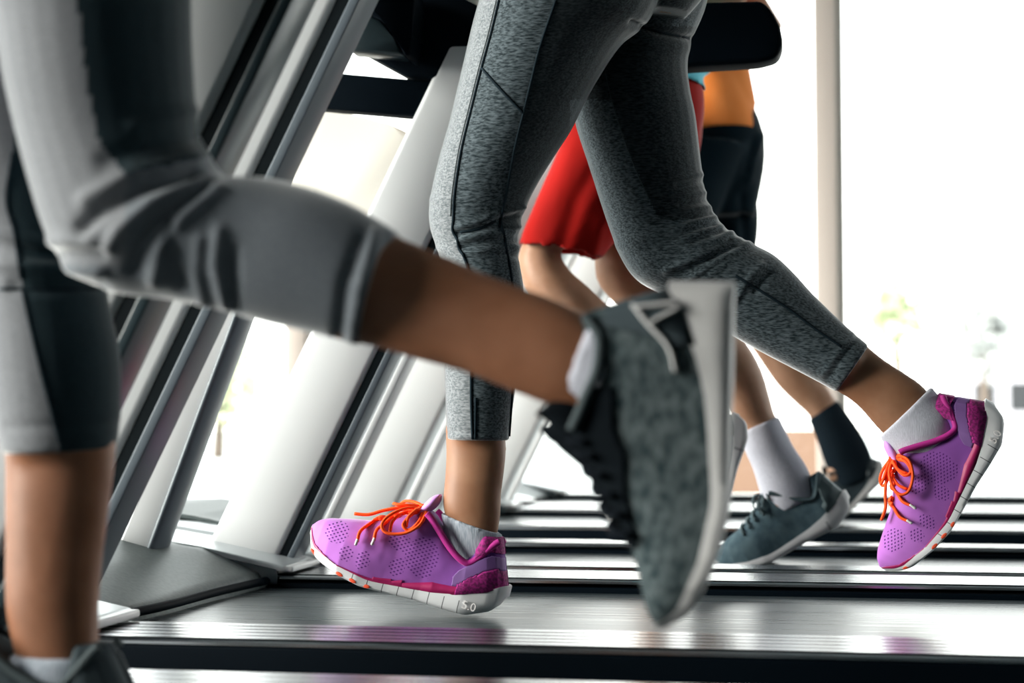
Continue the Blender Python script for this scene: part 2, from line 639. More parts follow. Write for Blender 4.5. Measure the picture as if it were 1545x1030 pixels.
def make_shoe(parent, heel, toe, Y, kind, P, vs=1.0, ws=1.0, sole_up=0.0, twist=0.0, fine=True, label=None, ref=None, top=None, bot=None):
    M, L = shoe_frame(heel, toe, Y, vs, twist, ref)
    F = ShoeForm(L, vs, ws, sole_up, top, bot)
    nu, nt = (170, 110) if fine else (90, 60)
    key = round(L, 4)
    if kind == 'runner':
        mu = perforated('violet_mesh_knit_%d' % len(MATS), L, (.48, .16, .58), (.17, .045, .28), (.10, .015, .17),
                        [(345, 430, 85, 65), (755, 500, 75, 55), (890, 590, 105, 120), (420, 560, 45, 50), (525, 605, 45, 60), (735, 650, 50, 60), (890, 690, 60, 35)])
        ms = slotted_sole('white_foam_slotted_%d' % len(MATS), L, (.72, .72, .74), (.12, .12, .13), u0=.203)
    else:
        mu, ms = P['upper'], P['sole']
    us = np.linspace(U0 + .001, U1 - .001, nu)
    ts = np.linspace(-1, 1, nt)
    bm = grid_mesh(lambda u, t: F.point(u, t), us, ts)
    sh = link('shoe', bm_mesh(bm), mu, parent)
    sh.matrix_world = M
    if label: sh['label'] = label
    so = link('sole', sole_mesh(F), ms, sh, auto=50)
    # padded collar rim
    lines = []
    for sgn in (-1, 1):
        pts = []
        for (x, y) in ([(a_, b_ + 8) for a_, b_ in top[1:10]]) if top else [(1372, 505), (1345, 520), (1290, 565), (1245, 600), (1180, 632), (1120, 595), (1060, 522), (1005, 432), (950, 345), (925, 318)]:
            u, v = _uv((x, y))
            wv = max(F.w(max(u - .06, .012)) * .86, .012)
            pts.append((u * L, sgn * wv * L, v * L * vs - .001))
        lines.append((pts, .0042 * (L / .26)))
    tubes_obj('collar', lines, P['collar'], sh)
    # tongue
    tg = []
    for (x, y, a, b) in [(760, 355, .05, .012), (850, 316, .06, .018), (915, 272, .065, .026), (952, 238, .06, .024), (974, 216, .045, .015), (984, 203, .03, .005)]:
        u, v = _uv((x, y))
        tg.append((u * L, 0, v * L * vs - .002, b * L, a * L))
    bm = bmesh.new()
    tube_rings(bm, ax_rings(tg, 5, 16))
    link('tongue', bm_mesh(bm), P['tongue'], sh)
    if kind == 'runner':
        # magenta band along the edge of the sole
        r_hi = curve_of([(1120, 800), (1000, 785), (880, 760), (760, 740), (600, 712), (560, 715), (480, 683), (350, 628), (190, 500), (150, 430), (128, 395)])
        r_lo = curve_of(STOP)
        patch('sole_band', F, lambda u, t, co: u > .17 and (co.z / L / vs) < fi(r_hi, u) and abs(t) > .1, .0012, P['band'], sh, nu=240, nt=200)
        # dark magenta heel counter
        h_hi = curve_of([(1390, 690), (1300, 705), (1200, 730), (1110, 770), (1060, 800)])
        patch('heel_counter', F, lambda u, t, co: u < fi(np.array([(0, 0), (1, 1)]), .235) and (co.z / L / vs) < fi(h_hi, u), .0016, P['counter'], sh, nu=240, nt=200)
        # padded heel lining above
        c_lo = curve_of([(1390, 590), (1300, 605), (1230, 640), (1180, 662)])
        patch('heel_padding', F, lambda u, t, co: u < .155 and (co.z / L / vs) > fi(c_lo, u), .0022, P['counter'], sh, nu=240, nt=200)
        # side strap across the heel
        s_hi = curve_of([(1390, 630), (1250, 655), (1130, 700), (1040, 770)])
        patch('heel_strap', F, lambda u, t, co: u < .26 and fi(h_hi, u) <= (co.z / L / vs) < fi(s_hi, u) + .012, .001, P['strap'], sh, nu=240, nt=200)
        # laces
        def ln(pts, r=.0034):
            out = []
            for (x, y, w) in pts:
                u, v = _uv((x, y))
                out.append((u * L, w * F.w(u) * L * 1.08, v * L * vs))
            return (out, r * L / .26)
        cross = []
        for x0, y0, x1, y1 in ((495, 485, 590, 352), (600, 478, 690, 338), (700, 425, 780, 322), (800, 400, 850, 312)):
            for sgn in (-1, 1):
                cross.append(ln([(x0, y0, sgn * .93), (x0 + 12, y0 - 60, sgn * .8), (x0 + 50, y0 - 100, sgn * .5), (x1, y1 - 4, 0), (x1 + 20, y1 + 5, -sgn * .35)]))
        tubes_obj('lace', cross, P['lace'], sh, flat=.6)
        bow = [ln([(880, 300, -.05), (780, 290, -.45), (690, 332, -.85), (655, 388, -1.0), (690, 435, -1.06), (790, 440, -1.06), (880, 398, -1.0), (905, 340, -.6), (885, 300, -.1)]),
               ln([(880, 305, 0), (820, 330, -.6), (785, 388, -.98), (820, 420, -1.0), (872, 380, -.9), (890, 310, -.2)]),
               ln([(880, 290, 0), (800, 262, .35), (720, 256, .6), (672, 285, .7), (720, 305, .4), (860, 300, 0)]),
               ln([(870, 296, 0), (760, 285, -.2), (640, 300, -.35), (540, 325, -.45), (450, 318, -.5)]),
               ln([(870, 290, .1), (810, 275, -.2), (730, 268, -.3), (690, 262, -.2)]),
               ln([(860, 282, -.2), (900, 285, 0), (900, 318, .1), (865, 318, -.2), (858, 284, -.2)], .005)]
        tubes_obj('lace_bow', bow, P['lace'], sh, flat=.6)
        tips = [ln([(495, 492, .0 - .97), (488, 505, -1.0), (500, 470, -.98)], .0016), ln([(600, 492, -.97), (590, 505, -1.0), (606, 465, -.97)], .0016)]
        tubes_obj('eyelet', tips, P['sole2'], sh)
        # orange studs in the sole, both sides
        for (x, y) in ((190, 562), (372, 712), (455, 755), (540, 785)):
            for sgn in (-1, 1):
                u, v = _uv((x, y))
                v = (sm(CB, u) + F.base(u)) / 2 - .002
                w = (F.w(u) * 1.05 + .0025) * sgn
                bm = bmesh.new()
                bmesh.ops.create_uvsphere(bm, u_segments=16, v_segments=10, radius=1)
                sl = (sm(CB, u + .02) - sm(CB, u - .02)) / .04
                for q in bm.verts:
                    a = q.co.x * .019 * L
                    q.co = Vector((u * L + a, w * L + q.co.y * .003 * L, v * L * vs + a * sl + q.co.z * .009 * L))
                link('sole_stud', bm_mesh(bm), P['stud'], sh)
        # moulded number at the heel
        cu = bpy.data.curves.new('sole_number', 'FONT')
        cu.body = '5.0'
        cu.size = .055 * L
        cu.extrude = .0012
        tmp = bpy.data.objects.new('tmp', cu)
        C.objects.link(tmp)
        dg = bpy.context.evaluated_depsgraph_get()
        tme = bpy.data.meshes.new_from_object(tmp.evaluated_get(dg))
        bpy.data.objects.remove(tmp)
        to = link('sole_number', tme, P['sole2'], sh, smooth=False)
        u, v = _uv((1138, 908))
        w = -(F.w(u) * 1.05 + .0075) * L
        to.matrix_local = Matrix.Translation((u * L, w, (v) * L * vs)) @ Matrix(((-1, 0, 0, 0), (0, 0, -1, 0), (0, 1, 0, 0), (0, 0, 0, 1)))
    else:
        def ln(pts, r=.0026):
            out = []
            for (x, y, w) in pts:
                u, v = _uv((x, y))
                out.append((u * L, w * F.w(u) * L, v * L * vs + .002))
            return (out, r * L / .26)
        cross = []
        xs = [500, 580, 660, 740, 820, 880]
        for i, x in enumerate(xs):
            yt = np.interp(x, [500, 700, 905], [368, 345, 300])
            for sgn in (-1, 1):
                cross.append(ln([(x, yt + 75, sgn * .8), (x + 20, yt + 25, sgn * .62), (x + 40, yt - 2, 0), (x + 55, yt + 12, -sgn * .45)], P.get('lr', .0026)))
        tubes_obj('lace', cross, P['lace'], sh, flat=.6)
        if P.get('bow'):
            bow = [ln([(860, 290, 0), (800, 270, -.5), (740, 330, -.9), (770, 380, -.95), (840, 350, -.7), (870, 300, -.1)]),
                   ln([(860, 290, 0), (800, 260, .5), (740, 300, .8), (800, 320, .6), (865, 300, 0)]),
                   ln([(860, 290, 0), (800, 330, -.6), (750, 440, -1.0)])]
            tubes_obj('lace_bow', bow, P['lace'], sh, flat=.6)
        h_hi = curve_of([(1390, 560), (1300, 640), (1200, 760), (1100, 820)])
        patch('heel_counter', F, lambda u, t, co: u < .2 and (co.z / L / vs) < fi(h_hi, u), .0014, P['counter'], sh, nu=nu, nt=nt)
    return sh, M, L, F


# ------------------------------------------------------------------ figures
def upper_body(H, s=1.0, lean=.10, slim=1.0, arm_back=.18, side=.0, swing=1):
    """tubes of torso, neck, head and arms above a hip centre; everybody runs toward -X"""
    x, y, z = H

    def P(dx, dy, dz): return (x - lean * dz * 1.0 + dx * s, y + dy * s, z + dz * s)
    torso = [(*P(.0, 0, -.02), .105 * s, .155 * s), (*P(0, 0, .10), .095 * s, .13 * s), (*P(.0, 0, .22), .105 * s, .14 * s), (*P(-.005, 0, .34), .115 * s, .155 * s),
             (*P(0, 0, .43), .10 * s, .175 * s), (*P(0, 0, .49), .07 * s, .12 * s), (*P(0, 0, .53), .052 * s, .06 * s)]
    torso = [(*q[:3], q[3] * slim, q[4] * slim) for q in torso]
    neck = [(*P(0, 0, .47), .055 * s, .058 * s), (*P(-.015, 0, .55), .05 * s, .052 * s), (*P(-.03, 0, .62), .052 * s, .052 * s)]
    head = [(*P(-.045, 0, .585), .045 * s, .035 * s), (*P(-.055, 0, .61), .075 * s, .055 * s), (*P(-.045, 0, .66), .095 * s, .07 * s), (*P(-.04, 0, .72), .10 * s, .075 * s),
            (*P(-.035, 0, .78), .085 * s, .065 * s), (*P(-.035, 0, .82), .035 * s, .03 * s)]
    nose = [(*P(-.13, 0, .655), .010 * s, .014 * s), (*P(-.152, 0, .665), .012 * s, .012 * s), (*P(-.135, 0, .70), .008 * s, .008 * s)]
    lips = [(*P(-.13, -.02, .628), .006 * s, .006 * s), (*P(-.142, 0, .628), .008 * s, .008 * s), (*P(-.13, .02, .628), .006 * s, .006 * s)]
    body = [torso, neck, head, nose, lips]
    for e in (-1, 1):
        body.append([(*P(-.03, e * .070, .665), .006 * s, .012 * s), (*P(-.025, e * .078, .69), .010 * s, .018 * s), (*P(-.025, e * .074, .72), .006 * s, .012 * s)])
    sleeves = []
    for e in (-1, 1):
        k = swing * e
        sh = P(.0, e * .185, .42)
        el = (sh[0] + (arm_back if k > 0 else -.10) * s, sh[1] + e * .03 * s, sh[2] - (.22 if k > 0 else .26) * s)
        wr = (el[0] - (.20 if k > 0 else .17) * s, el[1] - e * .03 * s, el[2] + (-.10 if k > 0 else .16) * s)
        body.append([(*sh, .052 * s, .05 * s), (*(np.array(sh) * .5 + np.array(el) * .5), .045 * s, .043 * s), (*el, .038 * s, .036 * s)])
        body.append([(*el, .038 * s, .036 * s), (*(np.array(el) * .6 + np.array(wr) * .4), .037 * s, .034 * s), (*wr, .026 * s, .022 * s)])
        d = np.array(wr) - np.array(el)
        d /= np.linalg.norm(d)
        pal = np.array(wr) + d * .05 * s
        body.append([(*wr, .026 * s, .020 * s), (*pal, .036 * s, .015 * s), (*(pal + d * .035 * s), .036 * s, .014 * s)])
        up = np.array([d[2], 0, -d[0]])
        up = up if up[2] > 0 else -up
        for q in range(4):
            b0 = pal + d * .033 * s + up * (.027 - .018 * q) * s
            ln = (.034, .040, .037, .030)[q] * s
            b1 = b0 + d * ln
            b2 = b1 - np.array([0, e, 0]) * ln * .7
            b3 = b2 - d * ln * .5
            body.append([(*b0, .0078 * s, .0078 * s), (*b1, .0076 * s, .0076 * s), (*b2, .007 * s, .007 * s), (*b3, .0062 * s, .0062 * s)])
        t0 = np.array(wr) + d * .02 * s + up * .022 * s
        body.append([(*t0, .010 * s, .010 * s), (*(t0 + d * .03 * s + up * .02 * s), .009 * s, .009 * s), (*(t0 + d * .06 * s + up * .02 * s - np.array([0, e * .012, 0])), .008 * s, .008 * s)])
        sleeves.append([(*sh, .062 * s, .06 * s), (*(np.array(sh) * .6 + np.array(el) * .4), .058 * s, .055 * s), (*(np.array(sh) * .4 + np.array(el) * .6), .056 * s, .053 * s)])
    shirt = [[(*p[:3], p[3] * 1.09, p[4] * 1.07) for p in torso[:-1]]] + sleeves
    hair = [[(*P(-.02, 0, .84), .03 * s, .03 * s), (*P(-.015, 0, .82), .075 * s, .065 * s), (*P(-.005, 0, .76), .09 * s, .081 * s), (*P(.02, 0, .70), .085 * s, .08 * s), (*P(.04, 0, .65), .06 * s, .07 * s), (*P(.045, 0, .61), .04 * s, .05 * s)]]
    return [ax_rings(t, 4, 20) for t in body], [ax_rings(t, 4, 24) for t in shirt], [ax_rings(t, 4, 20) for t in hair]


def person(label, legs_skin, skin, voxel, hip, s, shirt_m, top_name, lean=.1, extra_shirt=None, no_shirt_tubes=False, **kw):
    b, sh, hr = upper_body(hip, s, lean, **kw)
    me = remesh(b + legs_skin, voxel, 3)
    body = link('person', me, skin)
    tag(body, label, 'person')
    shm = remesh(sh + (extra_shirt or []), .008, 6)
    link(top_name, shm, shirt_m, body)
    link('hair', remesh(hr, .01, 4), m_hair, body)
    return body


# ================================================================== TREADMILLS
def rx(z):   # rear edge line of the leaning uprights
    return -.755 + (z - .256) * .492


def treadmill(Yc, half=.44, inner=.29, arms=True, xoff=0.0, loc_label='', group='running machines side by side', spine=m_spine, shell=None, hood_dome=0.0, uprights=True, gasket=m_gasket):
    root = empty('treadmill', (xoff, Yc, 0))
    tag(root, loc_label, 'treadmill', group)
    X0, X1 = -.80, .95
    # belt over its deck
    bm = bmesh.new()
    prism_bm(bm, [(X0 - .12, .176), (X0 - .12, .2), (X1 + .02, .2), (X1 + .045, .188), (X1 + .02, .176)], -inner - .012, inner + .012)
    link('running_belt', bm_mesh(bm), m_belt, root, smooth=False)
    box('deck', (X0 - .1, -half + .04, .10), (X1 - .04, half - .04, .174), m_dark, root, .004)
    for sgn in (-1, 1):
        a, b = sorted((sgn * half, sgn * (inner + .006)))
        # ribbed aluminium foot rail
        n = 5
        w = (b - a)
        prof = []
        for i in range(n):
            y = a + .006 + (w - .012) * i / n
            st = (w - .012) / n
            prof += [(y, .2185), (y + st * .03, .2207), (y + st * .78, .2207), (y + st * .81, .2185)]
        prof = [(a + .002, .2135), (a + .003, .2165)] + prof + [(b - .003, .2165), (b - .002, .2135)]
        bm = bmesh.new()
        va = [bm.verts.new((X0 - .12, y, z)) for y, z in prof]
        vb = [bm.verts.new((X1, y, z)) for y, z in prof]
        for i in range(len(prof) - 1):
            bm.faces.new((va[i], vb[i], vb[i + 1], va[i + 1]))
        bm.faces.new((va[-1], vb[-1], vb[0], va[0]))
        bm.faces.new(va)
        bm.faces.new(list(reversed(vb)))
        fr = link('foot_rail', bm_mesh(bm), m_alu, root, smooth=False)
        fr.data.materials.append(m_gasket)       # groove shade between the ribs, painted black
        for p_ in fr.data.polygons:
            zs = [fr.data.vertices[k_].co.z for k_ in p_.vertices]
            if len(zs) == 4 and min(zs) > .2180 and min(zs) < .2200:
                p_.material_index = 1
        ya, yb = sorted((sgn * (half - .002), sgn * (half - .05)))
        box('side_skirt', (X0 - .1, ya, .055), (X1 - .01, yb, .2135), m_dark, root, .004)
        ya, yb = sorted((sgn * (inner + .004), sgn * (inner + .03)))
        box('belt_guard', (X0 - .1, ya, .19), (X1 - .01, yb, .2075), m_dark, root, .001)
        box('rear_cap', (X1 - .02, a, .08), (X1 + .07, b, .224), m_dark2, root, .012)
        # foot block with the upright standing on it
        fa, fb = sorted((sgn * (half + .004), sgn * (half - .150 if half > .4 else half - .11)))
        prism('foot_block', [(-.757, .222), (-.745, .226), (-.75, .234), (-.89, .262), (-1.0, .279), (-1.16, .29), (-1.34, .26), (-1.42, .12), (-1.42, .05), (-1.0, .05), (-.9, .205)], fa, fb, m_block if not shell else shell, root, .004)
        box('block_tip', (-.756, fa + .004, .2235), (-.738, fb - .004, .2330), m_panel, root, .003)
        ia, ib = sorted((sgn * (half - .152 if half > .4 else half - .112), sgn * (half - .142 if half > .4 else half - .102)))
        prism('inner_cheek', [(-.762, .206), (-.762, .228), (-.89, .254), (-1.0, .272), (-1.16, .283), (-1.3, .255), (-1.3, .206)], ia, ib, m_dark2, root, .002)
        if uprights:
            ua, ub = sorted((sgn * (half + .0), sgn * (half - .056)))
            zt = 1.03
            W = .150
            zb = .235
            prism('upright', [(rx(zb) - W, zb), (rx(zb) - .026, zb), (rx(zt) - .026, zt), (rx(zt) - W, zt)], ua, ub, m_panel, root, .010)
            prism('upright_gasket', [(rx(zb) - .027, zb), (rx(zb) - .012, zb), (rx(zt) - .012, zt), (rx(zt) - .027, zt)], ua + .004, ub - .004, gasket, root)
            prism('upright_spine', [(rx(zb) - .012, zb), (rx(zb), zb), (rx(zt), zt), (rx(zt) - .012, zt)], ua, ub, spine, root, .0015)
    # sculpted motor hood
    us = np.linspace(-.795, -1.42, 44)
    hy = half - .148 if half > .4 else half - .108
    ts = np.linspace(-hy, hy, 26)

    def hz(x, y):
        z = float(np.interp(-x, [.795, .80, .904, .985, 1.1, 1.2, 1.32, 1.42], [.204, .219, .262, .283, .300, .297, .25, .10]))
        z += hood_dome * math.exp(-((-x - 1.12) / .14) ** 2)
        return z - .006 * (1 - (y / hy) ** 2) * (1 if x > -1.0 else 0)
    bm = grid_mesh(lambda x, y: (x + .05 * ((y / hy) ** 2) * (-1 if y < 0 else .4) * (1 if x > -.9 else 0), y, hz(x, y)), us, ts)
    hood = link('motor_hood', bm_mesh(bm), m_hood, root)
    sd = hood.modifiers.new('t', 'SOLIDIFY')
    sd.thickness = .006
    sd.offset = -1
    # black lip under the rear edge of the hood
    pts = [(-.797 + .05 * ((y / hy) ** 2) * (-1 if y < 0 else .4), y, .211, .006, .006) for y in np.linspace(-hy, hy, 12)]
    bm = bmesh.new()
    tube_rings(bm, ax_rings(pts, 3, 12))
    link('hood_lip', bm_mesh(bm), m_dark, root)
    # feet on the floor
    for (fx, fy) in ((-1.2, -.3), (-1.2, .3), (.8, -.3), (.8, .3)):
        fy = fy * half / .44
        bm = bmesh.new()
        bmesh.ops.create_cone(bm, cap_ends=True, segments=24, radius1=.03, radius2=.022, depth=.101)
        bmesh.ops.translate(bm, verts=bm.verts, vec=(fx, fy, .0505))
        link('levelling_foot', bm_mesh(bm), m_dark, root, auto=40)
    # console across the top of the uprights
    if uprights:
        zt = 1.03
        if arms:
            box('console', (rx(zt) - .30, -half + .02, 1.16), (rx(zt) - .02, half - .02, 1.36), m_dark2, root, .03)
            box('display', (rx(zt) - .018, -half * .5, 1.19), (rx(zt) - .010, half * .5, 1.33), m_screen, root, .002)
            for sgn in (-1, 1):
                ua, ub = sorted((sgn * (half + .004), sgn * (half - .055)))
                # side handrail slab: outline taken in the plane of the far rail of the second machine
                poly = [(-.585, .978), (-.50, .972), (-.36, .975), (-.05, .983), (-.022, .990), (-.014, 1.01), (-.018, 1.035), (-.03, 1.060), (-.045, 1.076), (-.25, 1.078), (-.42, 1.070), (-.48, 1.078), (-.52, 1.10), (-.55, 1.19), (-.80, 1.19), (-.78, 1.09)]
                prism('side_handrail', poly, ua, ub, m_dark, root, .008)
        else:
            box('console', (rx(zt) - .26, -half + .02, 1.02), (rx(zt) - .12, half - .02, 1.30), m_cream, root, .03)
            box('display', (rx(zt) - .118, -half * .5, 1.12), (rx(zt) - .110, half * .5, 1.27), m_screen, root, .002)
    return root


TL = {}
TL['A'] = treadmill(1.03, xoff=.042, spine=m_dark2, loc_label='nearest treadmill, almost all below the frame, its upright rising at top left')
TL['B'] = treadmill(2.12, loc_label='silver treadmill under the woman in violet shoes, grey motor hood at left')
TL['C'] = treadmill(2.93, .31, .21, arms=False, spine=m_panel, gasket=m_block, loc_label='treadmill under the man in red shorts')
TL['D'] = treadmill(4.10, arms=False, spine=m_panel, gasket=m_block, loc_label='treadmill under the man in orange shirt and dark shorts')
TL['E'] = treadmill(5.06, arms=False, uprights=False, hood_dome=.0, loc_label='empty treadmill nearest the windows, behind all runners')

# centre column and brace of the second machine
b = TL['B']


def bpt(px, py, Y):
    p = at(px, py, Y)
    return (p.x, p.z)


q0, q1 = bpt(205, 800, 2.37), bpt(347, 478, 2.37)
q2, q3 = bpt(257, 803, 2.37), bpt(376, 480, 2.37)
zt = 1.0


def ext(a, b_, z):
    t = (z - a[1]) / (b_[1] - a[1])
    return (a[0] + (b_[0] - a[0]) * t, z)


prism('centre_panel', [ext(q0, q1, .22), ext(q2, q3, .22), (ext(q2, q3, .62)), (-.75, .755), (-.677, 1.015), (-.67, 1.2), (-.77, 1.2), (-.82, .95), ext(q0, q1, .62)], .20, .265, m_panel, b, .006)
bm = bmesh.new()
cpts = [(*ext(q2, q3, .22), 0), (*ext(q2, q3, .45), 0), (*ext(q2, q3, .62), 0), (-.75, .755, 0), (-.677, 1.015, 0), (-.67, 1.2, 0)]
tube_rings(bm, ax_rings([(p[0] - .004, .232, p[1], .011, .036) for p in cpts], 6, 20))
link('centre_tube', bm_mesh(bm), m_spine, b)
br = [bpt(440, 102, 2.50), bpt(500, 107, 2.50), bpt(672, 121, 2.50), bpt(650, 176, 2.50), bpt(505, 163, 2.50), bpt(440, 158, 2.50)]
prism('console_brace', [(p[0], p[1]) for p in br], .392, .43, m_dark, b, .006)
# curved grip fin under the handrail
fp = [bpt(*p, 2.49) for p in ((560, 20), (590, 36), (606, 58), (618, 84), (624, 98), (632, 98), (636, 70), (640, 20), (636, -5), (560, -5))]
prism('grip_fin', fp, .305, .38, m_dark, b, .004)
fp = [bpt(*p, 2.49) for p in ((535, 30), (560, 28), (585, 40), (603, 66), (618, 92), (535, 84))]
prism('cable_cover', fp, .33, .38, m_dark2, b, .004)

# cream console shell on the third machine
c = TL['C']
fp = [bpt(*p, 2.80) for p in ((430, 150), (500, 164), (590, 188), (615, 198), (627, 216), (620, 240), (560, 350), (520, 420), (430, 400))]
prism('console_shell', fp, -.13, .13, m_cream, c, .012)

# ================================================================== PEOPLE
violet = dict(collar=mat('magenta_lining', (.42, .008, .22), .7, sheen=.2), tongue=mat('lilac_tongue', (.62, .30, .75), .7),
              band=mat('magenta_rubber_band', (.36, .006, .10), .5), counter=mat('dark_magenta_knit', (.26, .004, .14), .8, sheen=.1),
              strap=mat('dusky_violet_strap', (.20, .09, .30), .7), lace=mat('neon_orange_lace', (1.0, .10, .015), .7, spec=.2),
              sole2=mat('pale_lace_tip', (.75, .72, .72), .5), stud=mat('orange_rubber_stud', (.85, .09, .03), .5))
noise_mix(violet['counter'], (.16, .002, .09), (.38, .008, .20), 330, (1, 1, 1), 2, .4, .6, bump=.4)

# ---------- woman in violet shoes (second machine)
YB, YR = 2.10, 2.25
near_leg = [(800, -150, 985, -150, 2.13), (745, -75, 1010, -75, 2.12), (727, -10, 985, 20, None), (712, 45, 940, 62), (699, 100, 906, 112), (688, 145, 882, 155), (677, 190, 862, 195), (664, 235, 836, 235),
            (652, 285, 808, 282), (647, 322, 791, 320), (650, 350, 784, 350), (662, 385, 783, 385), (668, 430, 790, 430), (668, 480, 792, 480), (670, 540, 785, 540), (672, 600, 776, 600), (675, 663, 768, 665)]
far_leg = [(860, -150, 1050, -150, 2.2), (850, -75, 1074, -75, 2.23), (855, 0, 1068, 0), (860, 50, 1046, 56), (858, 100, 1038, 96), (862, 140, 1042, 136), (868, 188, 1050, 175), (888, 250, 1058, 243), (904, 300, 1066, 295),
           (921, 350, 1078, 322), (938, 392, 1094, 343), (962, 424, 1114, 358), (1005, 448, 1140, 370), (1058, 480, 1170, 386), (1100, 504, 1198, 412), (1150, 532, 1228, 445), (1202, 559, 1268, 484), (1249, 584, 1300, 512), (1262, 592, 1311, 521)]
pelvis = [(815, -330, 985, -330, 2.175, 1.5), (805, -250, 1010, -250, 2.175, 1.55), (770, -170, 1045, -170, 2.175, 1.15), (755, -90, 1072, -90, 2.175, 1.0), (790, -20, 1068, -20, 2.175, .85), (880, 30, 1040, 20, 2.175, .8)]
skinB = [sil_rings(near_leg[1:], YB, 1.0, .86), sil_rings(far_leg[1:], YR, 1.0, .86), sil_rings(pelvis, 2.175, 1.0, .9),
         sil_rings([(672, 640, 762, 640), (673, 680, 764, 680), (672, 712, 761, 712), (669, 740, 757, 740), (668, 765, 756, 770), (675, 785, 752, 800), (686, 815, 744, 825), (690, 860, 735, 860)], YB, .66),
         sil_rings([(1232, 575, 1293, 508), (1266, 592, 1311, 524), (1295, 613, 1342, 548), (1317, 638, 1375, 569), (1333, 655, 1398, 588), (1350, 680, 1412, 618), (1370, 705, 1430, 655)], YR, .62),
         ax_rings([(*at(710, 862, YB), .02, .025), (*at(620, 850, YB), .016, .025), (*at(560, 832, YB), .008, .022)], 3),
         ax_rings([(*at(1405, 685, YR), .02, .025), (*at(1395, 745, YR), .016, .025), (*at(1370, 800, YR), .008, .022)], 3)]
hipB = at(905, -240, 2.175)
woman = person('woman in heather grey leggings and violet shoes running on the second treadmill', skinB, m_skin, .0055, hipB, .92, m_black_top, 'tank_top', swing=-1)
legme = remesh([sil_rings(near_leg, YB, 1.0, 1.0, 5), sil_rings(far_leg, YR, 1.0, 1.0, 5), sil_rings(pelvis, 2.175)], .0034, 3)
fo = []
# ruffles behind the bent knee
for i, (x, y) in enumerate([(1059, 262), (1062, 290), (1067, 312), (1073, 328), (1082, 342), (1096, 352), (1112, 361)]):
    dx, dy = (-60, 12 + i * 3)
    fo.append(([(x + 6, y), (x - 25, y + 6), (x + dx, y + dy)], 4.5, .0032))
    fo.append(([(x + 4, y + 11), (x + dx * .6, y + 11 + dy * .5)], 4.0, -.0028))
fo += [([(1130, 345), (1075, 365), (1040, 392), (1005, 408)], 5, .004), ([(1140, 362), (1095, 383), (1060, 408), (1035, 425)], 5, .004), ([(1105, 372), (1060, 396), (1030, 412)], 5, -.0035),
       ([(1150, 400), (1125, 425), (1112, 450)], 5, .0035), ([(1160, 412), (1140, 440)], 5, -.003), ([(1090, 400), (1060, 425), (1050, 440)], 4, .0025),
       ([(1008, 350), (960, 368), (930, 372)], 8, .0015)]
# front of the standing knee
fo += [([(690, 352), (722, 346), (750, 334), (780, 325)], 4.5, -.004), ([(690, 342), (725, 334), (750, 322)], 5, .0025), ([(692, 362), (730, 352), (775, 352)], 4, .003), ([(694, 374), (740, 362), (780, 365)], 4, -.003),
       ([(698, 384), (740, 376), (785, 378)], 4, .0025), ([(760, 318), (790, 312)], 4, .004), ([(758, 332), (788, 328)], 4, -.0035), ([(760, 342), (787, 342)], 4, .004), ([(763, 356), (784, 356)], 4, -.003),
       ([(765, 368), (785, 372)], 4, .0035), ([(770, 384), (785, 388)], 4, -.003), ([(648, 300), (680, 308)], 6, .002), ([(655, 372), (690, 380)], 5, .002)]
# hems, buttock fold
fo += [([(676, 652), (768, 653)], 3, -.0012), ([(1250, 572), (1292, 508)], 3.5, -.0018), ([(1240, 566), (1285, 503)], 3.5, .0012), ([(955, 36), (1000, 50), (1044, 58)], 5, -.007), ([(980, 70), (1037, 74)], 8, .002)]
folds(legme, fo)


def side_of(p, poly):
    """x distance of points from a traced, downward running line"""
    poly = sorted(poly, key=lambda q: q[1])
    return p[:, 0] - np.interp(p[:, 1], [q[1] for q in poly], [q[0] for q in poly])


def face_px(me):
    c = np.empty(len(me.polygons) * 3)
    me.polygons.foreach_get('center', c)
    c = c.reshape(-1, 3)
    return c, project(c)


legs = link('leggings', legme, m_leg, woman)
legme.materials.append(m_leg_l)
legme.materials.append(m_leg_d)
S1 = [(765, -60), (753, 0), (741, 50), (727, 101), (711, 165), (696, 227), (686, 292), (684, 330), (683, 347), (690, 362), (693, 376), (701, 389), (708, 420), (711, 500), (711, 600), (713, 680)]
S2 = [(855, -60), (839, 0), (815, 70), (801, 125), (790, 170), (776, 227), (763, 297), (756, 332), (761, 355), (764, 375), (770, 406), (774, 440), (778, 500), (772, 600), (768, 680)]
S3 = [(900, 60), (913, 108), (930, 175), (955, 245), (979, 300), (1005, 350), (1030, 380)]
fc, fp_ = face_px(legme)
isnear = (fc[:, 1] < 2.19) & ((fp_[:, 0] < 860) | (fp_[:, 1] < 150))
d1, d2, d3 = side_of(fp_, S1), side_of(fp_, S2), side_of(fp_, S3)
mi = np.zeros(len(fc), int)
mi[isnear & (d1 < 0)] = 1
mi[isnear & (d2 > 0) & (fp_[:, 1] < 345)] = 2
mi[(~isnear) & (d3 > 0) & (fp_[:, 1] < 330) & (fp_[:, 1] > 40)] = 2  # shade at the back of the far thigh, painted with the darker jersey
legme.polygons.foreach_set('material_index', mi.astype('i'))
seam('seam', legme, [[(753, 0), (741, 50), (727, 101), (711, 165), (696, 227), (686, 292), (684, 330), (683, 347), (690, 362), (693, 376), (701, 389), (708, 420), (711, 500), (711, 600), (713, 662)],
                     [(839, 0), (815, 70), (801, 125), (790, 170), (776, 227), (763, 297), (756, 332), (761, 355), (764, 375), (770, 406), (774, 440), (778, 500), (772, 600), (768, 658)],
                     [(727, 103), (758, 138), (790, 171)], [(748, 333), (722, 345), (695, 350)],
                     [(718, 600), (717, 662)],
                     [(968, 41), (1005, 50), (1044, 59)],  # buttock crease, its shade drawn as a dark line
                     [(1110, 416), (1140, 434), (1187, 464), (1233, 498), (1270, 523)]], .0019, m_seam, legs)
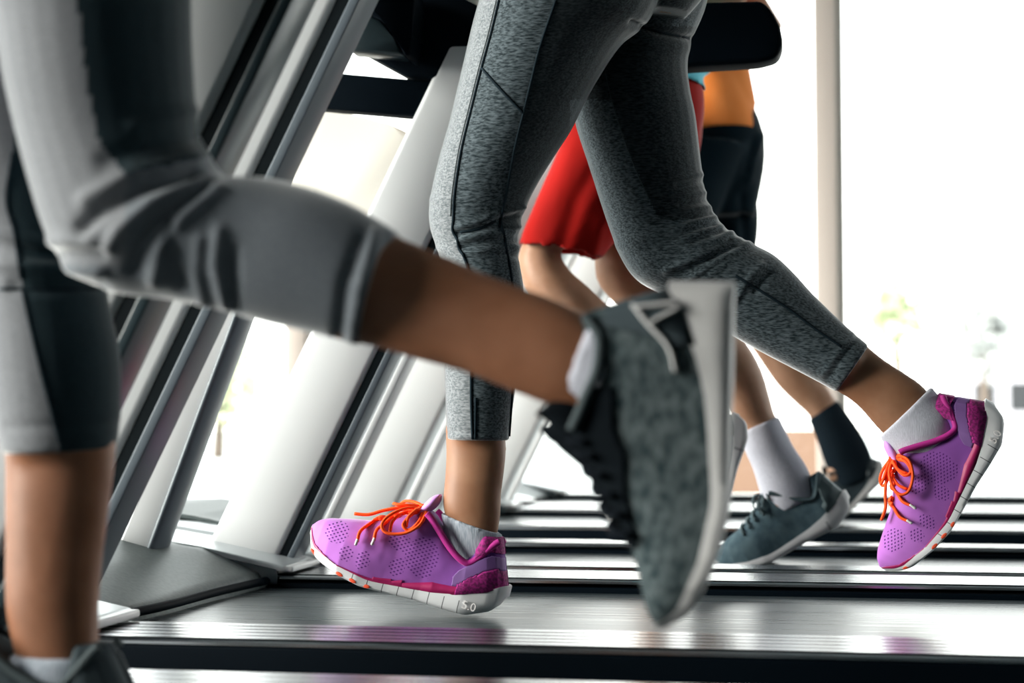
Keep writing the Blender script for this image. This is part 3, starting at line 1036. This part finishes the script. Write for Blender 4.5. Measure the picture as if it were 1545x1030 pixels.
seam('stitching', legme, [[(749, 0), (737, 50), (723, 101), (707, 165), (692, 227), (682, 292), (680, 326)]], .0009, m_thread, legs)
seam('inner_seam', legme, [[(913, 108), (930, 175), (955, 245), (979, 300)]], .0008, m_thread, legs)
seam('hem', legme, [[(1264, 590), (1290, 560), (1310, 524)], [(676, 664), (720, 667), (767, 665)]], .0016, m_seam, legs)
make_shoe(woman, (756.5, 911), (469, 803), YB, 'runner', violet)
make_shoe(woman, (1508, 622), (1337, 860), YR, 'runner', violet)
link('sock', remesh([sil_rings([(665, 772, 758, 806), (668, 790, 758, 816), (672, 812, 757, 832), (680, 840, 756, 850), (690, 868, 748, 868)], YB, .62)], .003, 2), m_sock_g, woman)
link('sock', remesh([sil_rings([(1327, 658, 1405, 583), (1335, 670, 1416, 596), (1350, 692, 1436, 618), (1370, 712, 1444, 645)], YR, .62)], .003, 2), m_sock_w, woman)

# ---------- nearest woman
YN, YP = 1.17, 1.28
bent = [(-40, -330, 330, -330, 1.2), (-55, -220, 315, -220), (-42, -80, 297, -80), (-12, 20, 292, 0), (5, 120, 296, 110), (26, 210, 303, 188), (50, 295, 322, 232), (74, 362, 334, 254), (108, 415, 348, 264), (168, 443, 366, 266),
        (250, 452, 400, 267), (330, 468, 442, 276), (400, 487, 492, 291), (470, 503, 542, 314), (545, 522, 602, 351)]
stand = [(-130, -330, 260, -330, 1.25), (-190, -200, 150, -200), (-170, -60, 130, -60), (-130, 100, 130, 100), (-90, 220, 140, 220), (-60, 310, 150, 310), (-35, 380, 155, 380), (-28, 450, 166, 450), (-20, 530, 183, 530), (-10, 610, 185, 610), (4, 686, 178, 678)]
pel2 = [(-60, -640, 250, -640, 1.235, 1.4), (-90, -520, 300, -520, 1.235, 1.3), (-110, -400, 345, -400, 1.235, 1.1), (-90, -300, 340, -300, 1.235, .9), (-30, -220, 250, -220, 1.235, .7)]
skinN = [sil_rings(bent[1:], YN, .95, .84), sil_rings(stand[1:], YP, .95, .88), sil_rings(pel2, 1.235, 1, .9),
         sil_rings([(500, 512, 570, 335), (552, 521, 602, 356), (640, 546, 678, 388), (705, 564, 752, 420), (775, 592, 830, 448), (832, 613, 890, 478), (875, 625, 928, 510), (915, 640, 960, 550)], YN, .6),
         sil_rings([(4, 650, 178, 650), (7, 700, 174, 700), (7, 760, 167, 760), (7, 830, 158, 830), (7, 900, 151, 900), (13, 950, 150, 945), (22, 985, 152, 990), (30, 1030, 150, 1040), (30, 1060, 150, 1065)], YP, .66),
         ax_rings([(*at(985, 590, YN), .022, .025), (*at(1010, 700, YN), .016, .024), (*at(1010, 790, YN), .010, .022)], 3),
         ax_rings([(*at(100, 1062, YP), .02, .024), (*at(-60, 1072, YP), .018, .024), (*at(-150, 1080, YP), .010, .022)], 3)]
near = person('woman in blue-grey cropped leggings and grey knit shoes running nearest at left', skinN, m_skin3, .0055, at(90, -560, 1.235), .93, m_black_top, 'tank_top', swing=-1)
nme = remesh([sil_rings(bent, YN, .95, 1, 5), sil_rings(stand, YP, .95, 1, 5), sil_rings(pel2, 1.235)], .0034, 3)
fo = []
for (P_, sg, h) in [([(290, 262), (210, 285), (150, 318), (122, 345)], 11, -.007), ([(300, 275), (230, 305), (180, 345), (165, 370)], 11, .006), ([(310, 280), (250, 325), (215, 370), (203, 405)], 11, -.0065),
                    ([(325, 285), (270, 330), (240, 380), (232, 420)], 10, .005), ([(295, 240), (200, 262), (130, 300)], 12, .004), ([(298, 205), (230, 215), (160, 240)], 12, -.003),
                    ([(255, 330), (258, 380), (275, 430)], 9, -.005), ([(330, 350), (325, 400), (340, 455)], 10, .004), ([(350, 380), (350, 430), (352, 462)], 9, -.0045), ([(300, 360), (296, 410), (306, 455)], 8, .003),
                    ([(545, 355), (520, 430), (510, 508)], 8, -.0035), ([(565, 350), (545, 430), (530, 515)], 7, .0025), ([(585, 355), (568, 420), (543, 515)], 6, -.002),
                    ([(300, 165), (270, 172), (200, 190)], 9, .003), ([(-10, 350), (60, 365), (140, 362)], 9, .004), ([(-10, 372), (60, 385), (150, 385)], 9, -.004), ([(0, 400), (60, 402), (150, 410)], 9, .004), ([(20, 432), (70, 436), (150, 432)], 9, -.004),
                    ([(10, 645), (176, 640)], 7, -.0015)]:
    fo.append((P_, sg, h))
folds(nme, fo)
nleg = link('leggings', nme, m_legnear, near)
nme.materials.append(m_ln_l)
nme.materials.append(m_ln_d)
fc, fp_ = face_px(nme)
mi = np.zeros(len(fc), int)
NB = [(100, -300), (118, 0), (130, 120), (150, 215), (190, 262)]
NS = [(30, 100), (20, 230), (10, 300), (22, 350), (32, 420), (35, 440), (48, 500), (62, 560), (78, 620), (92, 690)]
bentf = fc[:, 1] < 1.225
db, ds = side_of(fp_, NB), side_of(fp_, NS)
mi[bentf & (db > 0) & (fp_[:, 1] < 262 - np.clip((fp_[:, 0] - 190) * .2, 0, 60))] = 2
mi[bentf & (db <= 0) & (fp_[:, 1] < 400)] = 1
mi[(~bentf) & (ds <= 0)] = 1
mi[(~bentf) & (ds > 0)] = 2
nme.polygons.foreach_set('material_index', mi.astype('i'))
seam('seam', nme, [[(35, 440), (48, 500), (62, 560), (78, 620), (90, 668)], [(20, 230), (10, 300), (22, 350), (32, 420)], [(0, 436), (60, 436), (150, 436)]], .0015, m_seam, nleg)
knit = mat('grey_knit_upper', (.1, .13, .14), .9, spec=.15)
noise_mix(knit, (.010, .022, .026), (.095, .115, .12), 110, (1, 1, 1.6), 5, .33, .7, bump=.3, bdist=.001)
knit2 = mat('dark_knit_upper', (.02, .03, .035), .9)
wsole = mat('off_white_foam', (.42, .41, .41), .6)
greyP = dict(upper=knit, sole=wsole, collar=mat('charcoal_lining', (.03, .045, .05), .8), tongue=mat('black_tongue', (.002, .004, .006), .9, spec=.08), lace=mat('black_lace', (.003, .005, .008), .9, spec=.08), counter=mat('grey_heel_knit', (.022, .036, .044), .85), lr=.0048)
BOTN = [(1398, 1030), (1380, 1024), (1300, 1000), (1150, 957), (1000, 915), (840, 868), (700, 828), (590, 797), (500, 767), (350, 692), (200, 590), (150, 525), (124, 440)]
TOPN = [(1385, 480), (1362, 470), (1345, 480), (1290, 500), (1250, 500), (1180, 480), (1120, 450), (1060, 405), (1000, 365), (940, 320), (905, 300), (860, 320), (800, 335), (700, 355), (600, 385), (520, 405), (400, 410), (250, 400), (180, 400), (130, 420)]
sh, M, L, F = make_shoe(near, (1106, 528), (1002, 946), YN, 'plain', greyP, vs=1.12, ws=.95, sole_up=-.004, ref=(.2, .0), top=TOPN, bot=BOTN)
# dark throat panel and pale heel overlays
patch('throat_panel', F, lambda u, t, co: .30 < u < .78 and co.z / L / 1.12 > sm(F.CT, u) * (.66 + abs(u - .5) * .9), .0018, greyP['tongue'], sh)


def at_uv(F, u, v, sgn, off=.002):
    ub = u - max(0, v - .12) / .26 * .095 * max(0, 1 - u / .4)
    best = None
    for k in range(81):
        p = F.point(max(ub, .002), sgn * (1 - k / 80), off)
        d = abs(p[2] / F.L / F.vs - v)
        if best is None or d < best[0]:
            best = (d, p)
    return tuple(best[1])


ov = []
for line in ([(.075, .25), (.13, .215), (.20, .165), (.27, .115)], [(.08, .25), (.07, .19), (.065, .12)], [(.085, .14), (.12, .18), (.14, .205)]):
    for sgn in (-1, 1):
        ov.append(([at_uv(F, a_, b_, sgn) for a_, b_ in line], .0048))
for o_ in ov:
    tubes_obj('heel_overlay', [o_], wsole, sh, flat=.35)
tg = [(u * L, 0, v * L, h_ * L, .085 * L) for u, v, h_ in ((.58, .35, .03), (.52, .40, .055), (.46, .445, .075), (.42, .485, .07), (.402, .52, .045), (.402, .55, .02), (.404, .565, .006))]
bm = bmesh.new()
tube_rings(bm, ax_rings(tg, 5, 16))
link('padded_tongue', bm_mesh(bm), greyP['tongue'], sh)
sh2, M2, L2, F2 = make_shoe(near, (205, 1100), (-285, 1070), YP, 'plain', dict(greyP, upper=greyP['counter']), vs=.82, ws=.95, sole_up=.012)
link('sock', remesh([sil_rings([(845, 610, 902, 466), (872, 618, 925, 475), (905, 640, 955, 500), (940, 660, 985, 540)], YN, .62)], .0035, 2), m_sock_w, near)
link('sock', remesh([sil_rings([(14, 984, 160, 990), (8, 1010, 166, 1015), (6, 1040, 165, 1045), (10, 1070, 160, 1075)], YP, .64, 1.04)], .004, 2), m_sock_g, near)

# ---------- man in red shorts (third machine)
YC1, YC2 = 2.86, 3.0
def shrink(st, n, k):
    out = []
    for i, q in enumerate(st):
        if i < n:
            cx, cy = (q[0] + q[2]) / 2, (q[1] + q[3]) / 2
            q = (cx + (q[0] - cx) * k, cy + (q[1] - cy) * k, cx + (q[2] - cx) * k, cy + (q[3] - cy) * k, *q[4:])
        out.append(q)
    return out


hipC = at(1000, 95, 2.93)
legC1 = [(895, 110, 1050, 110), (850, 200, 990, 215), (808, 300, 905, 340), (785, 375, 848, 375), (784, 410, 858, 405), (800, 450, 885, 430), (850, 500, 925, 468), (915, 560, 975, 515), (985, 615, 1025, 570), (1030, 650, 1070, 602), (1050, 690, 1095, 640)]
legC2 = [(930, 110, 1062, 110), (915, 200, 1055, 200), (903, 300, 1010, 300), (898, 350, 985, 345), (897, 395, 985, 375), (905, 432, 990, 395), (950, 480, 1040, 425), (1000, 525, 1090, 470), (1050, 565, 1125, 515), (1088, 598, 1150, 560), (1103, 626, 1168, 622), (1119, 650, 1173, 632), (1138, 699, 1190, 669, None, .8), (1152, 745, 1213, 712, None, .64), (1155, 775, 1222, 748, None, .6)]
skinC = [sil_rings(shrink(legC1, 3, .72), YC1, 1.0), sil_rings(shrink(legC2, 3, .72), YC2, 1.0), sil_rings([(925, 40, 1055, 40, 2.93, 1.4), (905, 110, 1060, 110, 2.93, 1.1), (920, 170, 1045, 170, 2.93, .9)], 2.93),
         ax_rings([(*at(1185, 750, YC2), .032, .03), (*at(1150, 800, YC2), .024, .03), (*at(1120, 830, YC2), .014, .028)], 3),
         ax_rings([(*at(1075, 660, YC1), .03, .03), (*at(1070, 710, YC1), .022, .03), (*at(1060, 745, YC1), .014, .028)], 3)]
redman = person('man in red shorts and cyan shirt, running with one white sock and slate shoe behind', skinC, m_skin2, .0075, hipC, 1.0, m_cyan, 'shirt', swing=1, slim=.8,
                extra_shirt=[sil_rings([(900, 0, 1050, 0, 2.93, 1.4), (895, 70, 1052, 70, 2.93, 1.3), (886, 134, 1068, 139, 2.93, 1.4)], 2.93, 1, 1, 4, .03)])
sh_r = remesh([sil_rings([(905, 90, 1055, 90, 2.93, 1.2), (880, 150, 1064, 158, 2.93, 1.1), (860, 210, 1056, 215, 2.93, 1.0)], 2.93),
               sil_rings([(880, 130, 1040, 140, 2.88), (850, 210, 1010, 240, None), (810, 300, 950, 335, None), (782, 371, 908, 390, None)], YC1, .95, 1, 5, .04),
               sil_rings([(900, 130, 1063, 150, 2.98), (890, 210, 1058, 220, None), (885, 290, 1040, 290, None), (880, 350, 1020, 350, None)], YC2, .95, 1, 5, .04)], .006, 4)
folds(sh_r, [([(905, 240), (870, 300), (845, 375)], 14, -.006), ([(935, 300), (905, 340), (895, 385)], 10, .005), ([(860, 230), (835, 300), (800, 350)], 14, .004)])
link('shorts', sh_r, m_red, redman)
slate = mat('slate_blue_mesh', (.05, .085, .105), .8, spec=.2)
noise_mix(slate, (.035, .065, .085), (.065, .105, .125), 60, bump=.3)
slateP = dict(upper=slate, sole=slotted_sole('grey_foam_midsole', .27, (.55, .55, .57), (.3, .3, .32), .2, .3, .3), collar=mat('slate_lining', (.04, .07, .085), .8), tongue=mat('slate_tongue', (.03, .055, .07), .8), lace=mat('slate_lace', (.05, .08, .09), .8), counter=mat('slate_heel', (.05, .08, .09), .7), bow=True)
make_shoe(redman, (1282, 762), (1079, 850), YC2, 'plain', slateP, vs=1.0, ws=.95, sole_up=.012, fine=False)
make_shoe(redman, (1122, 632), (1052, 800), YC1, 'plain', slateP, vs=1.0, ws=.95, sole_up=.012, fine=False)
link('sock', remesh([sil_rings([(1117, 653, 1173, 628, None, 1), (1126, 680, 1186, 655, None, .98), (1137, 705, 1196, 675, None, .9), (1149, 745, 1218, 710, None, .72), (1155, 785, 1228, 750, None, .62)], YC2, .66, 1.06)], .0045, 3), m_sock_w, redman)
link('sock', remesh([sil_rings([(1020, 640, 1055, 592), (1035, 662, 1075, 615), (1050, 690, 1095, 640)], YC1, .9, 1.07)], .005, 2), m_sock_w, redman)

# ---------- man in orange shirt (fourth machine)
YD1, YD2 = 4.02, 4.18
hipD = at(1100, 150, 4.1)
legD1 = [(1025, 232, 1118, 250), (990, 270, 1085, 300), (955, 360, 1035, 370), (950, 420, 1015, 420), (945, 480, 1012, 480), (950, 560, 1012, 560), (965, 650, 1010, 650), (975, 720, 1015, 720), (975, 750, 1022, 755)]
legD2 = [(1068, 225, 1146, 228), (1060, 280, 1135, 280), (1055, 370, 1125, 360), (1062, 430, 1132, 405), (1095, 480, 1165, 450), (1130, 520, 1200, 495), (1171, 579, 1230, 555), (1202, 610, 1248, 582), (1222, 630, 1262, 605), (1236, 665, 1283, 640, None, .7), (1248, 700, 1302, 672, None, .6)]
skinD = [sil_rings(shrink(legD1, 3, .72), YD1, 1.0), sil_rings(shrink(legD2, 3, .72), YD2, 1.0), sil_rings([(1068, 120, 1125, 120, 4.1, 1.2), (1068, 190, 1130, 190, 4.1, 1.2), (1070, 230, 1128, 230, 4.1, 1.1)], 4.1),
         ax_rings([(*at(1270, 690, YD2), .03, .03), (*at(1255, 730, YD2), .022, .03)], 3), ax_rings([(*at(1000, 765, YD1), .03, .03), (*at(960, 775, YD1), .022, .03)], 3)]
orman = person('man in orange shirt and dark navy shorts running farthest back, near the windows', skinD, m_skin2, .009, hipD, 1.02, m_orange, 'shirt', lean=.12, slim=.56, swing=1, arm_back=.15,
               extra_shirt=[sil_rings([(1010, -90, 1130, -90, 4.1, 1.4), (1000, -20, 1126, -20, 4.1, 1.4), (1012, 60, 1121, 60, 4.1, 1.4), (1020, 115, 1121, 115, 4.1, 1.4), (1035, 150, 1135, 150, 4.1, 1.55), (1044, 207, 1151, 200, 4.1, 1.5)], 4.1, 1, 1, 4, .03)])
sd_ = remesh([sil_rings([(1050, 125, 1122, 125, 4.1, 1.4), (1050, 150, 1130, 145, 4.1, 1.45), (1045, 180, 1146, 178, 4.1, 1.4), (1040, 215, 1154, 210, 4.1, 1.3), (1035, 255, 1154, 252, 4.1, 1.1), (1045, 330, 1140, 325, 4.1, .9)], 4.1),
              sil_rings([(1020, 210, 1130, 220), (970, 300, 1080, 330), (948, 360, 1050, 385)], YD1, 1, 1, 5, .04),
              sil_rings([(1060, 200, 1152, 205), (1057, 245, 1154, 245), (1056, 290, 1141, 283), (1056, 330, 1145, 322), (1056, 390, 1143, 378)], YD2, 1, 1, 5, .04)], .008, 4)
folds(sd_, [([(1148, 205), (1135, 240), (1130, 270)], 6, .008), ([(1138, 215), (1128, 260)], 6, -.008), ([(1120, 300), (1125, 360)], 8, -.008)])
link('shorts', sd_, m_navy, orman)
blackP = dict(upper=mat('black_mesh', (.008, .02, .028), .75), sole=wsole, collar=mat('black_lining', (.01, .02, .026), .8), tongue=greyP['tongue'], lace=mat('white_lace', (.5, .52, .5), .8), counter=mat('black_heel', (.008, .018, .024), .6))
make_shoe(orman, (1334, 706), (1215, 800), YD2, 'plain', blackP, vs=1.0, ws=.95, fine=False)
make_shoe(orman, (1050, 786), (915, 775), YD1, 'plain', blackP, vs=1.0, ws=.95, fine=False)
link('sock', remesh([sil_rings([(1221, 632, 1262, 604, None, 1), (1232, 658, 1280, 628, None, 1), (1243, 690, 1302, 662, None, .85), (1252, 715, 1314, 690), (1258, 740, 1318, 720)], YD2, .7, 1.05)], .006, 2), m_sock_b, orman)
link('sock', remesh([sil_rings([(964, 690, 1012, 690), (972, 725, 1018, 725), (975, 760, 1025, 762)], YD1, 1, 1.06)], .006, 2), m_sock_b, orman)

# ================================================================== ROOM
XL, XR, YB0, YW, H = -4.6, 5.2, -3.6, 7.0, 3.3


def struct(name, lo, hi, m, bevel=0):
    o = box(name, lo, hi, m, None, bevel)
    o['kind'] = 'structure'
    return o


m_floor = mat('grey_rubber_floor', (.30, .31, .32), .45)
noise_mix(m_floor, (.26, .27, .28), (.36, .37, .37), 90, detail=4)
m_wall = mat('pale_wall_paint', (.62, .66, .68), .8)
m_wallb = mat('teal_grey_wall_paint', (.05, .09, .105), .8)  # dark teal on the unseen walls, to tint and lower the fill light
m_ceil = mat('grey_ceiling_paint', (.34, .36, .37), .9)
m_frame = mat('beige_window_frame', (.70, .60, .54), .6)
m_frame_w = mat('white_window_frame', (.55, .54, .50), .5)
struct('floor', (XL - .2, YB0 - .2, -.15), (XR + .2, YW + .15, 0), m_floor)
struct('ceiling', (XL - .2, YB0 - .2, H), (XR + .2, YW + .15, H + .15), m_ceil)
struct('wall_back', (XL - .2, YB0 - .2, 0), (XR + .2, YB0, H), m_wallb)


def glazed(name, axis, const, a0, a1, posts, sgn):
    """a floor-to-ceiling glazed wall made of windows set between posts"""
    k = 1
    for i in range(len(posts) - 1):
        p0, p1 = posts[i], posts[i + 1]
        root = empty('%s_%d' % (name, WN[0]), (0, 0, 0))
        root['kind'] = 'structure'
        WN[0] += 1

        def bx(nm, u0, u1, z0, z1, t0, t1, m):
            lo, hi = ((u0, const + t0, z0), (u1, const + t1, z1)) if axis == 'x' else ((const + t0, u0, z0), (const + t1, u1, z1))
            bm = bmesh.new()
            box_bm(bm, lo, hi)
            return bm
        bm = bx('', p0 + .04, p0 + .075, 0, H, .0, .08, None)
        for z0, z1 in ((0, .06), (H - .1, H)):
            box_bm(bm, *(((p0 + .04, const, z0), (p1 - .04, const + .08, z1)) if axis == 'x' else ((const, p0 + .04, z0), (const + .08, p1 - .04, z1))))
        link('window_frame', bm_mesh(bm), m_frame_w, root, smooth=False)
        bm = bx('', p0 + .075, p1 - .04, .06, H - .1, .03, .042, None)
        link('window_pane', bm_mesh(bm), m_glass, root, smooth=False)


WN = [1]
wx = lambda px: at(px, 450, YW).x
p1240, p425 = wx(1247), wx(452)
gap = p1240 - p425
posts = [p425 - gap * k for k in range(0, 1)]
posts = sorted([p425 - gap, p425, p1240, p1240 + gap, p1240 + 2 * gap, p1240 + 3 * gap])
posts = [XL] + [p for p in posts if XL + .3 < p < XR - .3] + [XR]
glazed('window', 'x', YW, XL, XR, posts, 1)
for i, p in enumerate(posts):
    struct('trim_%d' % (i + 1), (p - .043, YW - .06, 0), (p + .043, YW + .12, H), m_frame, .004)
ty = [-3.6, -1.4, .8, 3.0, 5.1, 7.0]
glazed('window', 'y', XL, YB0, YW, ty[1:], -1)
struct('wall_left', (XL - .15, YB0, 0), (XL, -1.44, H), m_wallb)  # unseen, closed off here to cut fill light from the left
glazed('window', 'y', XR, YB0, YW, ty[3:], 1)
struct('wall_right', (XR, YB0, 0), (XR + .15, 2.96, H), m_wallb)  # unseen, solid here to hold back light from the right
k = len(posts)
for X in (XL, XR):
    for p in ty[1:-1]:
        k += 1
        struct('trim_%d' % k, (X - .06, p - .043, 0), (X + .12, p + .043, H), m_frame, .004)

# ================================================================== OUTSIDE
m_pave = mat('pale_paving', (.55, .55, .53), .9)
noise_mix(m_pave, (.5, .5, .48), (.6, .6, .58), 3)
g = box('ground', (-80, -60, -.4), (80, 140, -.2), m_pave)
g['kind'] = 'structure'
m_leaf = mat('yellow_green_foliage', (.16, .2, .06), .8)
noise_mix(m_leaf, (.5, .55, .34), (.6, .64, .45), 6)
m_leaf2 = mat('grey_green_foliage', (.11, .12, .11), .8)
noise_mix(m_leaf2, (.42, .43, .42), (.5, .5, .48), 6)
m_bark = mat('bark', (.12, .09, .07), .9)


def tree(label, px, py, Y, r, m, hh=1.25):
    c0 = at(px, py, Y)
    root = empty('tree', (c0.x, Y, -.2))
    tag(root, label, 'tree', 'trees outside the windows')
    bm = bmesh.new()
    zc = c0.z + .2
    tube_rings(bm, ax_rings([(0, 0, 0, .12, .12), (.03, 0, zc * .5, .09, .09), (0, 0, zc, .06, .06)], 5, 12))
    link('trunk', bm_mesh(bm), m_bark, root)
    bm = bmesh.new()
    rnd = random.Random(int(px))
    for i in range(900):
        a, b2 = rnd.uniform(0, 2 * math.pi), rnd.uniform(-1, 1)
        rr = r * rnd.uniform(.05, 1.0) * (1 + .2 * math.sin(3 * a + px))
        q = Vector((math.cos(a) * math.sqrt(1 - b2 * b2) * rr, math.sin(a) * math.sqrt(1 - b2 * b2) * rr, zc + b2 * rr * hh))
        s_ = r * .16
        M_ = Matrix.Translation(q) @ Matrix.Rotation(rnd.uniform(0, 6), 4, Vector((rnd.random(), rnd.random(), rnd.random())).normalized())
        vs = [bm.verts.new(M_ @ Vector(v)) for v in ((-s_, 0, 0), (0, -s_ * .6, s_ * .1), (s_, 0, 0), (0, s_ * .6, s_ * .1))]
        bm.faces.new(vs)
    link('foliage', bm_mesh(bm), m, root, smooth=False)
    return root


tree('yellow-green tree outside the right window, beside the beige post', 1352, 465, 34, .75, m_leaf)
tree('greyish tree outside near the right edge of the photo', 1482, 500, 38, .85, m_leaf2)
tree('pale green tree outside, seen between the leaning uprights at left', 330, 560, 30, .9, m_leaf, 1.4)
m_bld = mat('pale_grey_render', (.34, .33, .35), .9)
m_bld2 = mat('peach_masonry', (.20, .115, .075), .9)
a0, a1 = at(1446, 560, 45), at(1700, 520, 45)
bd = empty('building', ((a0.x + a1.x) / 2, 47, -.2))
tag(bd, 'low grey building outside at the right edge of the photo', 'building')
hw = (a1.x - a0.x) / 2
box('facade', (-hw, -2, 0), (hw, 2, a1.z + .2), mat('grey_facade', (.42, .40, .42), .9), bd)
box('roof', (-hw - .15, -2.2, a1.z + .2), (hw + .15, 2.2, a1.z + .35), m_bld, bd)
for i in range(5):
    box('window', (-hw + .4 + i * .9, -2.03, 1.0), (-hw + .9 + i * .9, -1.98, 1.7), m_screen, bd)
a0, a1 = at(1075, 700, 15), at(1300, 648, 15)
gw = box('garden_wall', (a0.x, 15, -.2), (a1.x, 15.25, a1.z), m_bld2)
tag(gw, 'low peach-coloured wall outside, seen between the runners shins', 'wall')

# ================================================================== LIGHT
w = bpy.data.worlds.new('world')
SC.world = w
w.use_nodes = True
nt = w.node_tree
bg = nt.nodes['Background']
tc = nt.nodes.new('ShaderNodeTexCoord')
sp = nt.nodes.new('ShaderNodeSeparateXYZ')
nt.links.new(tc.outputs['Generated'], sp.inputs[0])
cr = nt.nodes.new('ShaderNodeValToRGB')
cr.color_ramp.elements[0].position, cr.color_ramp.elements[1].position = 0, .8
cr.color_ramp.elements[0].color = (1.0, .97, .93, 1)
cr.color_ramp.elements[1].color = (.86, .94, 1.0, 1)
nt.links.new(sp.outputs['Z'], cr.inputs[0])
nt.links.new(cr.outputs[0], bg.inputs[0])
bg.inputs[1].default_value = 5.5
sun = bpy.data.lights.new('sun', 'SUN')
sun.energy = 11.5
sun.angle = math.radians(38)
sun.color = (1.0, .96, .9)
so_ = bpy.data.objects.new('sun', sun)
C.objects.link(so_)
so_.rotation_euler = Vector((1, .38, -.36)).to_track_quat('-Z', 'Y').to_euler()

SC.view_settings.view_transform = 'Standard'
SC.view_settings.look = 'None'
SC.view_settings.exposure = 0
SC.view_settings.gamma = 1
SC.cycles.max_bounces = 8
SC.cycles.transparent_max_bounces = 12
SC.cycles.use_denoising = True
SC.cycles.sample_clamp_indirect = 40
SC.cycles.caustics_reflective = False
SC.cycles.caustics_refractive = False
